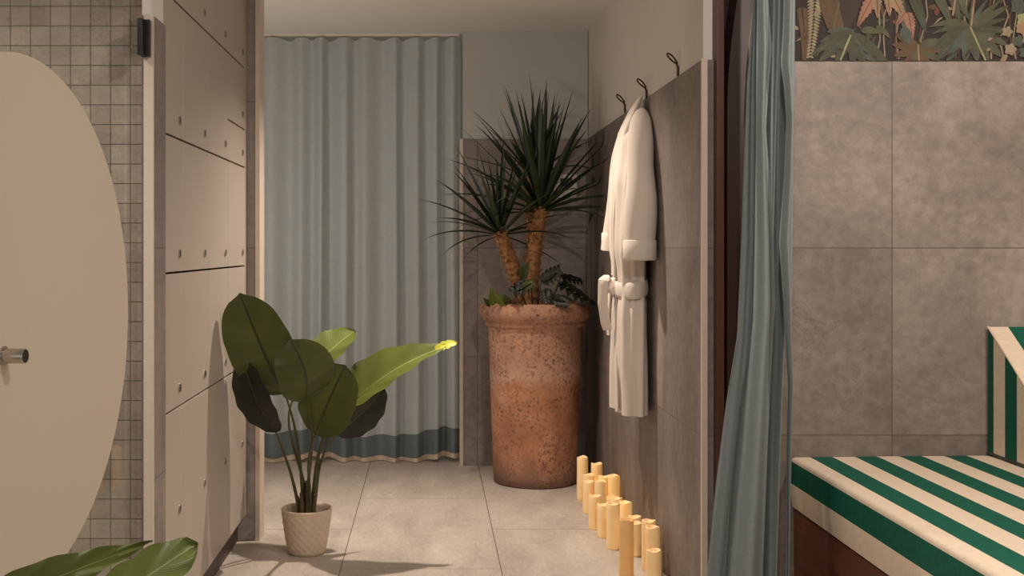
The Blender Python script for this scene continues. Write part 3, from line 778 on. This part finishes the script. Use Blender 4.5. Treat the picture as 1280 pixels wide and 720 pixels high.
# ------------------------------------------------------------------ bathrobe
RY = 4.58
rb = thing('bathrobe', (0.80, RY, 0.54), 'white terry bathrobe with tied belt hanging from the middle wall hook', 'bathrobe')
def loft(mm, rows, n=72, folds=None, caps=True):
    """rows: (z, cx, cy, rx, ry)"""
    K = 70; zs_ = [r[0] for r in rows]
    def at(z):
        for a, b in zip(rows, rows[1:]):
            if (a[0] - z) * (b[0] - z) <= 0:
                t = (z - a[0]) / (b[0] - a[0]); t = t * t * (3 - 2 * t) * 0.6 + t * 0.4
                return [p + (q - p) * t for p, q in zip(a, b)]
        return rows[-1]
    def fn(u, v):
        z = rows[0][0] + (rows[-1][0] - rows[0][0]) * v; _, cx, cy, rx, ry = at(z); a = 2 * PI * u
        k = folds(a, z) if folds else 0
        c, s = math.cos(a), math.sin(a)
        ex = 0.85
        x = cx + (rx + k) * math.copysign(abs(c) ** ex, c); y = cy + (ry + k) * math.copysign(abs(s) ** ex, s)
        return (min(x, 0.861), y, z)
    o = len(mm.v); mm.grid(fn, n, K, True, False)
    if caps:
        for v in (0, K): mm.f.append([o + i * (K + 1) + v for i in range(n)]); mm.m.append(mm.cur)
def bfold(a, z):
    g = smoothstep(1.78, 1.45, z)
    low = smoothstep(1.05, 0.6, z)
    return g * (0.007 * math.sin(5 * a + 1.5 * z) + 0.005 * math.sin(11 * a - 4 * z) + 0.008 * low * math.sin(8 * a + 0.4))
body = [(1.795, 0.845, 4.59, 0.008, 0.014), (1.76, 0.832, 4.59, 0.022, 0.035), (1.70, 0.818, 4.585, 0.038, 0.105), (1.62, 0.806, 4.58, 0.052, 0.165),
        (1.45, 0.796, 4.575, 0.062, 0.195), (1.20, 0.792, 4.575, 0.064, 0.185), (1.09, 0.797, 4.575, 0.056, 0.155), (1.03, 0.799, 4.575, 0.053, 0.145),
        (0.95, 0.797, 4.575, 0.057, 0.158), (0.75, 0.796, 4.575, 0.058, 0.168), (0.55, 0.797, 4.575, 0.057, 0.172)]
m = M3(); loft(m, body, folds=bfold); m.build('robe_body', M_robe, rb, angle=80)
def sleeve(path, radii, side):
    m = M3()
    pts = [Vector(p) for p in path]; n = 20
    full = bez(pts[0], pts[1], pts[2], pts[3], n)
    rad = [interp(radii, i / n) for i in range(n + 1)]
    # outer then turned-up cuff opening
    full += [full[-1] + Vector((0, 0, 0.004)), full[-1] + Vector((0, 0, 0.05))]
    rad += [rad[-1] - 0.010, rad[-1] - 0.016]
    k0 = len(m.v); m.tube(full, rad, 28, flat=(0.95, 1.0), up=(0, 1, 0))
    for i in range(k0, len(m.v)):
        v = m.v[i]; a = math.atan2(v.y - pts[0].y, v.x - 0.78)
        q = smoothstep(1.72, 1.45, v.z); v.x += q * 0.006 * math.sin(4 * a + 14 * v.z); v.y += q * 0.007 * math.sin(11 * v.z + 3 * a); v.x = min(v.x, 0.861)
    s = m.build('sleeve', M_robe, rb, angle=80)
    # cuff band
    m = M3(); c = full[n]; r = rad[n]
    m.tube([c + Vector((0.0, 0.0, 0.075)), c + Vector((0, 0, 0.072)), c + Vector((0, 0, 0.004)), c + Vector((0, 0, -0.002))], [r * 0.98, r * 1.05, r * 1.05, r * 0.99], 28, flat=(0.95, 1.0), up=(0, 1, 0))
    for v in m.v: v.x = min(v.x, 0.862)
    m.build('cuff', M_robe, s, angle=60)
sleeve([(0.836, 4.53, 1.735), (0.806, 4.40, 1.66), (0.797, 4.335, 1.40), (0.793, 4.335, 1.155)], [(0, 0.024), (0.15, 0.042), (0.4, 0.055), (1, 0.060)], -1)
sleeve([(0.836, 4.65, 1.735), (0.804, 4.77, 1.66), (0.788, 4.835, 1.40), (0.778, 4.85, 1.19)], [(0, 0.024), (0.15, 0.040), (0.4, 0.048), (1, 0.050)], 1)
# shawl collar: two long lapels
for sg in (-1, 1):
    m = M3()
    pts = [Vector((0.840, RY + sg * 0.012, 1.800)), Vector((0.812, RY + sg * 0.045, 1.745)), Vector((0.776, RY + sg * 0.060, 1.66)), Vector((0.750, RY + sg * 0.052, 1.52)), Vector((0.733, RY + sg * 0.036, 1.32)), Vector((0.736, RY + sg * 0.016, 1.09))]
    cur = []
    for a, b in zip(pts, pts[1:]):
        for k in range(6): cur.append(a.lerp(b, k / 6))
    cur.append(pts[-1])
    m.tube(cur, [0.016 + 0.014 * math.sin(PI * min(1, i / len(cur) * 1.1)) for i in range(len(cur))], 12, flat=(0.45, 1.0), up=(1, 0, 0)); m.build('lapel', M_robe, rb, angle=80)
# front overlap edge of the skirt
m = M3(); m.tube([(0.741, RY - 0.01, 1.02), (0.739, RY - 0.02, 0.85), (0.737, RY - 0.045, 0.70), (0.738, RY - 0.06, 0.56)], [0.010, 0.012, 0.012, 0.010], 10, flat=(0.6, 1.6)); m.build('placket', M_robe, rb)
# belt
m = M3(); cyb = 4.575
def bf(u, v):
    a = 2 * PI * u; th = 2 * PI * v
    rx, ry = 0.061 + 0.003 * math.sin(3 * a), 0.160
    z = 1.045 + 0.012 * math.sin(a + 0.7) + 0.033 * math.sin(th); e = 0.0075 * math.cos(th)
    return (min(0.862, 0.799 + (rx + e) * math.cos(a)), cyb + (ry + e) * math.sin(a), z)
m.grid(bf, 64, 12, True, True); m.build('belt', M_robe, rb, angle=80)
m = M3(); m.tube([(0.742, RY + 0.02, 1.075), (0.730, RY + 0.0, 1.06), (0.727, RY - 0.01, 1.035), (0.738, RY - 0.02, 1.015)], [0.014, 0.024, 0.024, 0.014], 12); kn = m.build('belt_knot', M_robe, rb)
m = M3(); lp = [Vector(p) for p in ((0.732, RY, 1.05), (0.712, RY, 1.085), (0.690, RY - 0.01, 1.07), (0.688, RY - 0.01, 0.98), (0.700, RY - 0.01, 0.90), (0.710, RY - 0.005, 0.875))]
cur = []
for a, b in zip(lp, lp[1:]):
    for k in range(5): cur.append(a.lerp(b, k / 5))
cur.append(lp[-1]); m.tube(cur, [0.014] * len(cur), 10, flat=(0.45, 1.5), up=(1, 0, 0)); m.build('belt_tail', M_robe, rb)
m = M3(); lp = [Vector(p) for p in ((0.730, RY + 0.02, 1.05), (0.720, RY + 0.025, 1.0), (0.716, RY + 0.03, 0.92), (0.718, RY + 0.03, 0.85))]
cur = []
for a, b in zip(lp, lp[1:]):
    for k in range(5): cur.append(a.lerp(b, k / 5))
cur.append(lp[-1]); m.tube(cur, [0.015] * len(cur), 10, flat=(0.45, 1.6), up=(1, 0, 0)); m.build('belt_tail', M_robe, rb)

# ------------------------------------------------------------------ candles
CR = 0.0265
cand = [  # px centre, scale px/m, top y, glow, label
    (728, 262, 571, 0, 'tall pillar candle standing closest to the terracotta planter'),
    (746, 268, 579, 0, 'pillar candle near the wall, second from the planter, standing alone to its right'),
    (735.5, 270, 593, 0, 'pillar candle peeking up behind the second front candle near the planter'),
    (735.6, 276, 601, 0, 'second front row pillar candle from the planter, with clear floor before it'),
    (755, 272, 595, 1, 'glowing pillar candle half hidden between two candles of the rear group'),
    (767.5, 280, 594, 1, 'brightest yellow glowing pillar candle against the wall in the rear group'),
    (750.5, 280, 601, 0, 'pillar candle in the middle of the rear group, left of the brightest one'),
    (743.5, 292.5, 619, 0, 'short pillar candle at the front left edge, third along the front row'),
    (754.5, 301, 630, 0, 'short slim looking pillar candle just left of the tall middle candle'),
    (766.5, 313, 629, 0, 'tall pale pillar candle standing in the front middle of the row'),
    (766, 296, 621, 0, 'pillar candle almost hidden behind the tall pale middle candle, only its rim showing at left'),
    (770.5, 302, 622, 0, 'pillar candle with pale top rim right behind the tall middle candle'),
    (782, 306, 627, 1, 'glowing yellow pillar candle just right of the tall middle candle'),
    (793.5, 315, 645, 0, 'pillar candle with domed pale rim behind the orange front candle'),
    (793.5, 320, 653, 0, 'short pillar candle between the orange front candle and the pair by the wall'),
    (783, 342, 649, 0, 'tall orange toned pillar candle at the front end of the row'),
    (811, 335, 650, 0, 'tall pillar candle by the wall, rear one of the nearest pair'),
    (816, 341, 658, 0, 'pillar candle by the wall behind the shortest nearest candle'),
    (817, 352, 687, 0, 'shortest pillar candle nearest the camera at the wall side'),
]
def candle_mesh(h, seed, glow):
    r = random.Random(seed); p1, p2 = r.uniform(0, 6.28), r.uniform(0, 6.28); m = M3(); n = 40
    prof = [(0.0, 0.0), (CR - 0.002, 0.0), (CR - 0.0005, 0.002)] + [(CR, 0.004 + (h - 0.012) * i / 8) for i in range(9)] + [(CR - 0.0012, h - 0.001), (CR - 0.004, h), (CR - 0.007, h - 0.003), (CR - 0.009, h - 0.020), (0.0, h - 0.026)]
    vs = []; fs = []
    for j, (rr, z) in enumerate(prof):
        for i in range(n):
            a = 2 * PI * i / n
            wz = 0.0024 * (math.sin(2 * a + p1) + 0.6 * math.sin(3 * a + p2)) if j >= 11 and j < len(prof) - 2 else 0
            q = 1 + 0.012 * math.sin(5 * a + p1 + 20 * z)
            vs.append((rr * q * math.cos(a), rr * q * math.sin(a), z + wz))
    for j in range(len(prof) - 1):
        for i in range(n):
            i2 = (i + 1) % n; fs.append((j * n + i, j * n + i2, (j + 1) * n + i2, (j + 1) * n + i))
    m.add(vs, fs); return m
for i, (cx, s, ty, glow, lab) in enumerate(cand):
    Y = F_PX / s; x = (cx - VX) / s; h = HC - (ty - VY) / s
    m = candle_mesh(h, i, glow); m.v = [v + Vector((x, Y, 0)) for v in m.v]
    root = thing('pillar_candle', (x, Y, 0), lab, 'candle', 'pillar candles along the corridor wall')
    m.build('wax_body', M_wax_glow if glow else (M_wax_amber if 'orange toned' in lab else M_wax), root, angle=60)
    f = M3(); f.lathe([(0.0, h - 0.026), (0.004, h - 0.024), (0.0052, h - 0.018), (0.0035, h - 0.009), (0.0, h - 0.002)], x, Y, 12); f.build('flame', M_flame, root)

# ------------------------------------------------------------------ daybed
BX0, ZT = 1.154, 0.533
db = thing('daybed', (1.85, 2.7, 0), 'built in wooden daybed with green and cream striped mattress', 'daybed')
m = M3(); m.box(1.163, 2.64, 1.72, YN - 0.003, 0.0, 0.362)
m.build('base', M_wood_bed, db, smooth=False, bevel=0.003)
M_str = stripe_mat('green_cream_stripe', lambda m, o: m.math('ADD', m.math('SUBTRACT', o[0], BX0 - 0.015 - 0.144 * 4), m.math('SUBTRACT', o[2], ZT)))
m = M3()
def cushion(u, v):
    # unrolled cross-section: bottom-left -> side -> rounded edge -> top -> right side
    th = 0.17; r = 0.014; x1 = 2.63
    seq = [(BX0 + 0.02, ZT - th), (BX0 + 0.004, ZT - th + 0.01), (BX0, ZT - th + 0.04), (BX0 - 0.004, ZT - th * 0.5), (BX0, ZT - r)]
    for k in range(1, 7): a = PI - (PI / 2) * k / 6; seq.append((BX0 + r + r * math.cos(a), ZT - r + r * math.sin(a)))
    for k in range(1, 21): t = k / 20; seq.append((BX0 + r + (x1 - 2 * r - BX0) * t, ZT + 0.006 * math.sin(PI * t)))
    seq += [(x1, ZT - r), (x1, ZT - th)]
    i = int(round(u * (len(seq) - 1))); x, z = seq[i]; y = 1.73 + (3.660 - 1.73) * v
    e = min(v, 1 - v); z -= 0.003 * math.exp(-e * 90) * (1 if z > ZT - 0.05 else 0)
    return (x, y, z)
m.grid(cushion, 32, 50)
R_ = 51
m.f.append([i * R_ for i in range(33)]); m.m.append(0); m.f.append([i * R_ + 50 for i in range(33)]); m.m.append(0)
mt = m.build('mattress', M_str, db, angle=50)
# wedge bolster leaning on the wall
WX0, WX1, WY, WL, WH = 1.782, 2.62, 3.656, 0.52, 0.405
wd = thing('wedge_bolster', (2.2, 3.4, ZT), 'striped wedge bolster resting on the daybed against the tiled wall', 'cushion')
M_str_top = stripe_mat('bolster_top_stripe', lambda m, o: m.math('SUBTRACT', o[0], WX0 - 0.008 - 0.144))
M_str_side = stripe_mat('bolster_side_stripe', lambda m, o: m.math('ADD', m.math('SUBTRACT', 3.620 + 0.144, o[1]), 0.0))
def wprof(t):  # slope from wall top (t=0) to front (t=1)
    y = WY - WL * t; z = ZT + 0.010 + WH * (1 - t) ** 1.05 + 0.022 * math.sin(PI * t); return y, z
m = M3(); N_ = 24
m.grid(lambda u, v: (WX0 + (WX1 - WX0) * u, *wprof(v)), 24, N_)
m.build('cover_top', M_str_top, wd, angle=60)
m = M3()
for xx in (WX0, WX1):
    vs = [(xx, *wprof(k / N_)) for k in range(N_ + 1)] + [(xx, WY - WL, ZT + 0.008), (xx, WY, ZT + 0.008)]
    m.add(vs, [tuple(range(len(vs)))])
m.add([(WX0, WY, ZT + 0.008), (WX1, WY, ZT + 0.008), (WX1, WY, ZT + 0.01 + WH), (WX0, WY, ZT + 0.01 + WH)], [(0, 1, 2, 3)])
m.add([(WX0, WY, ZT + 0.008), (WX1, WY, ZT + 0.008), (WX1, WY - WL, ZT + 0.008), (WX0, WY - WL, ZT + 0.008)], [(0, 1, 2, 3)])
m.build('side_panel', M_str_side, wd, smooth=False)
M_pipe = plain('cream_piping', (224, 204, 182), 0.8, var=0.03)
m = M3(); m.tube([(WX0, *wprof(k / N_)) for k in range(N_ + 1)], 0.0035, 8); m.build('piping', M_pipe, wd)
m = M3(); m.tube([(WX0, WY, ZT + 0.013), (WX0, WY - WL, ZT + 0.013)], 0.0045, 8); m.build('bottom_seam', plain('dark_seam', (60, 60, 52), 0.8), wd)

# ------------------------------------------------------------------ jungle wallpaper mural above the tiles
MC = [plain('print_%d' % i, tuple(v * 0.82 for v in c), 0.7, var=0.25, nscale=30) for i, c in enumerate([
    (46, 31, 28), (92, 90, 66), (76, 78, 58), (112, 108, 76), (104, 78, 50), (178, 126, 104), (178, 142, 110), (168, 148, 122), (84, 92, 80), (170, 168, 120), (66, 48, 40), (128, 66, 58)])]
mm = M3(); YM = YN - 0.0015
mm.cur = 0; a = P(990, 76.5, YM); mm.box(a.x, 2.64, YM, YN - 0.0003, a.z, 2.399)
lay = [0]
def mp(px, py):
    v = P(px, py, YM); v.z = max(v.z, P(0, 76.2, YM).z); v.y = YM - 0.000015 * lay[0]; return v
def blob(pts, c):
    lay[0] += 1; mm.cur = c; mm.add([mp(*p) for p in pts], [tuple(range(len(pts)))])
def lobe(x, y, ang, L, w, c, curve=0.0, n=12, pw=0.7, vein=None):
    ca, sa = math.cos(ang), math.sin(ang); lft = []; rgt = []; mid = []
    for i in range(n + 1):
        t = i / n; cx = L * t; cy = curve * L * t * t; ww = w * (math.sin(PI * min(1, t ** 0.75)) ** pw if 0 < t < 1 else 0)
        mid.append((x + cx * ca - cy * sa, y + cx * sa + cy * ca))
        for arr, sg in ((lft, 1), (rgt, -1)): arr.append((x + cx * ca - (cy + sg * ww) * sa, y + cx * sa + (cy + sg * ww) * ca))
    lay[0] += 1; mm.cur = c
    for i in range(n): mm.add([mp(*lft[i]), mp(*lft[i + 1]), mp(*rgt[i + 1]), mp(*rgt[i])], [(0, 1, 2, 3)])
    if vein is not None: line(mid, 0.7, vein)
def line(pts, w, c):
    lay[0] += 1; mm.cur = c
    for (x0, y0), (x1, y1) in zip(pts, pts[1:]):
        l = math.hypot(x1 - x0, y1 - y0) or 1; nx, ny = -(y1 - y0) / l * w, (x1 - x0) / l * w
        mm.add([mp(x0 + nx, y0 + ny), mp(x1 + nx, y1 + ny), mp(x1 - nx, y1 - ny), mp(x0 - nx, y0 - ny)], [(0, 1, 2, 3)])
rm = random.Random(21)
for k in range(150):   # undergrowth flecks and twigs
    x, y = rm.uniform(992, 1290), rm.uniform(-60, 74)
    lobe(x, y, rm.uniform(0, 6.28), rm.uniform(6, 20), rm.uniform(1.0, 3.5), rm.choice([4, 10, 11, 2, 7, 10, 4]), rm.uniform(-0.6, 0.6), 6)
for k in range(14):
    x = rm.uniform(1080, 1280); line([(x, 74), (x + rm.uniform(-6, 6), 50), (x + rm.uniform(-10, 10), 20), (x + rm.uniform(-14, 14), -20)], 0.8, rm.choice([4, 7]))
# fern tassels at left
for (xa, ya, xb, yb, w) in ((1018, -30, 1010, 74, 9.5), (1001, 10, 1003, 76, 6)):
    n = 26
    for i in range(n):
        t = i / n; x = xa + (xb - xa) * t + 3 * math.sin(2.2 * t + 0.4); y = ya + (yb - ya) * t; ww = w * (1 - 0.65 * t)
        c = 7 if w > 6 else 4
        lobe(x, y, 0.5, ww * 1.5, 1.7, 9 if (i % 3 == 0 and w > 6) else c, 0, 5); lobe(x, y, PI - 0.5, ww * 1.5, 1.7, c, 0, 5)
# large brown leaf
lobe(1058, -45, PI / 2 + 0.20, 92, 27, 4, 0.0, 14, 0.8, vein=3); lobe(1066, -45, PI / 2 + 0.05, 86, 15, 10, 0.05, 14, 0.8)
def monstera(jx, jy, specs, mid, c):
    for ang, L, w, cv in specs: lobe(jx, jy, math.radians(ang), L, w * 0.78, rm.choice(c), cv, 14, 0.6, vein=8 if rm.random() < 0.5 else None)
    line(mid, 1.1, 9)
# left split leaf (midrib runs down-left), lobes sweep out
ML = [(200, 34, 6, -0.3), (180, 44, 7, -0.25), (165, 60, 8, -0.2), (150, 58, 9, -0.15), (125, 44, 8, 0), (95, 40, 9, 0), (70, 46, 9, 0.1), (50, 60, 10, 0.1), (38, 70, 8, 0.15)]
monstera(1068, 42, ML, [(1063, 44), (1057, 58), (1050, 76)], [2, 8, 2])
lobe(1076, 40, math.radians(-22), 26, 5, 1, 0.5); lobe(1094, 34, math.radians(12), 22, 4, 1, 0.5)
line([(1063, 44), (1057, 58), (1050, 76)], 1.0, 9)
for hx, hy, ha in ((1066, 55, 0.3), (1078, 63, 0.7), (1090, 70, 0.7), (1046, 62, 0.1)): lobe(hx, hy, ha, 9, 1.6, 10, 0, 6)
# middle leaf
for ang in (200, 175, 150, 120, 95, 60, 30, 5, -20): lobe(1148, 58, math.radians(ang), 34, 5.5, rm.choice([1, 4, 2]), 0.15, 10)
line([(1147, 56), (1148, 76)], 0.8, 6)
# upper strap leaves
for x, y, ang, L, w, c, cv in ((1130, -25, 62, 70, 7, 2, 0.1), (1150, -40, 55, 80, 7, 1, 0.12), (1160, -45, 48, 88, 6, 2, 0.1), (1172, -40, 62, 72, 6, 1, 0.1), (1185, -45, 70, 66, 5, 3, 0), (1120, -20, 75, 60, 5, 8, 0.1)):
    lobe(x, y, math.radians(ang), L, w, c, cv, 14, 0.5, vein=8)
# right split leaf: fan from the junction
MR = [(195, 44, 6, -0.45), (178, 40, 6, -0.35), (160, 54, 8, -0.2), (142, 62, 9, -0.1), (125, 52, 8, 0), (100, 44, 9, 0), (78, 44, 9, 0), (58, 48, 9, 0.05), (40, 54, 9, 0.05), (22, 52, 8, 0.05), (5, 54, 6, 0.0),
      (-14, 46, 5, 0), (-30, 56, 6, 0), (-45, 50, 5, 0.05), (-65, 40, 4, 0.1), (-85, 38, 4, 0)]
monstera(1212, 35, MR, [(1212, 34), (1221, 54), (1231, 76)], [1, 2, 2, 8, 1])
lobe(1211, 33, math.radians(205), 46, 5, 1, -0.5); line([(1212, 34), (1221, 54), (1231, 76)], 1.0, 9)
for hx, hy, ha in ((1200, 60, 2.4), (1190, 66, 2.4), (1240, 45, 0.1), (1212, 62, 2.2)): lobe(hx, hy, ha, 12, 1.8, 10, 0, 6)
for hx, hy in ((1234, 50), (1232, 63)): lobe(hx, hy, -0.3, 6, 1.8, 7, 0, 6)
line([(1190, 20), (1196, -20)], 1.2, 6); line([(1213, 33), (1218, -10)], 1.2, 6)
# pink and tan serrated leaves
def serr(bx, by, ang, L, w, c):
    ca, sa = math.cos(ang), math.sin(ang); n = 9; A = []; Bq = []
    for i in range(n + 1):
        t = i / n; ww = w * (math.sin(PI * min(1, t ** 0.6)) ** 0.9 if 0 < t < 1 else 0)
        for j, k in ((0, 1.15), (1, 0.8)):
            tt = min(1, t + j * 0.05); A.append((bx + L * tt * ca - ww * k * sa, by + L * tt * sa + ww * k * ca)); Bq.append((bx + L * tt * ca + ww * k * sa, by + L * tt * sa - ww * k * ca))
    lay[0] += 1; mm.cur = c
    for i in range(len(A) - 1): mm.add([mp(*A[i]), mp(*A[i + 1]), mp(*Bq[i + 1]), mp(*Bq[i])], [(0, 1, 2, 3)])
    line([(bx, by), (bx + L * ca, by + L * sa)], 0.5, 4)
serr(1096, -14, math.radians(118), 55, 8, 5); serr(1095, -14, math.radians(88), 38, 6, 6); serr(1108, -18, math.radians(62), 50, 8, 6); serr(1108, -18, math.radians(85), 40, 6, 6)
serr(1134, 14, math.radians(80), 36, 6.5, 5); serr(1132, 14, math.radians(125), 24, 4, 5)
lobe(1128, 34, math.radians(70), 24, 7, 8, 0); 
# ivy at right
for x, y, r, c in ((1272, 8, 11, 8), (1279, 25, 10, 9), (1258, 40, 7, 7), (1276, 36, 8, 6), (1272, 52, 8, 8), (1262, 62, 8, 7), (1280, 66, 8, 8), (1268, -8, 9, 2), (1284, 48, 8, 7)):
    blob([(x + r * (0.88 + 0.14 * math.cos(5 * a)) * math.cos(a), y + r * (0.88 + 0.14 * math.cos(5 * a)) * math.sin(a)) for a in [2 * PI * k / 30 for k in range(30)]], c)
mu = mm.build('wall_mural', MC, smooth=False)
tag(mu, 'jungle leaf print covering the wall above the grey tiles', 'mural')
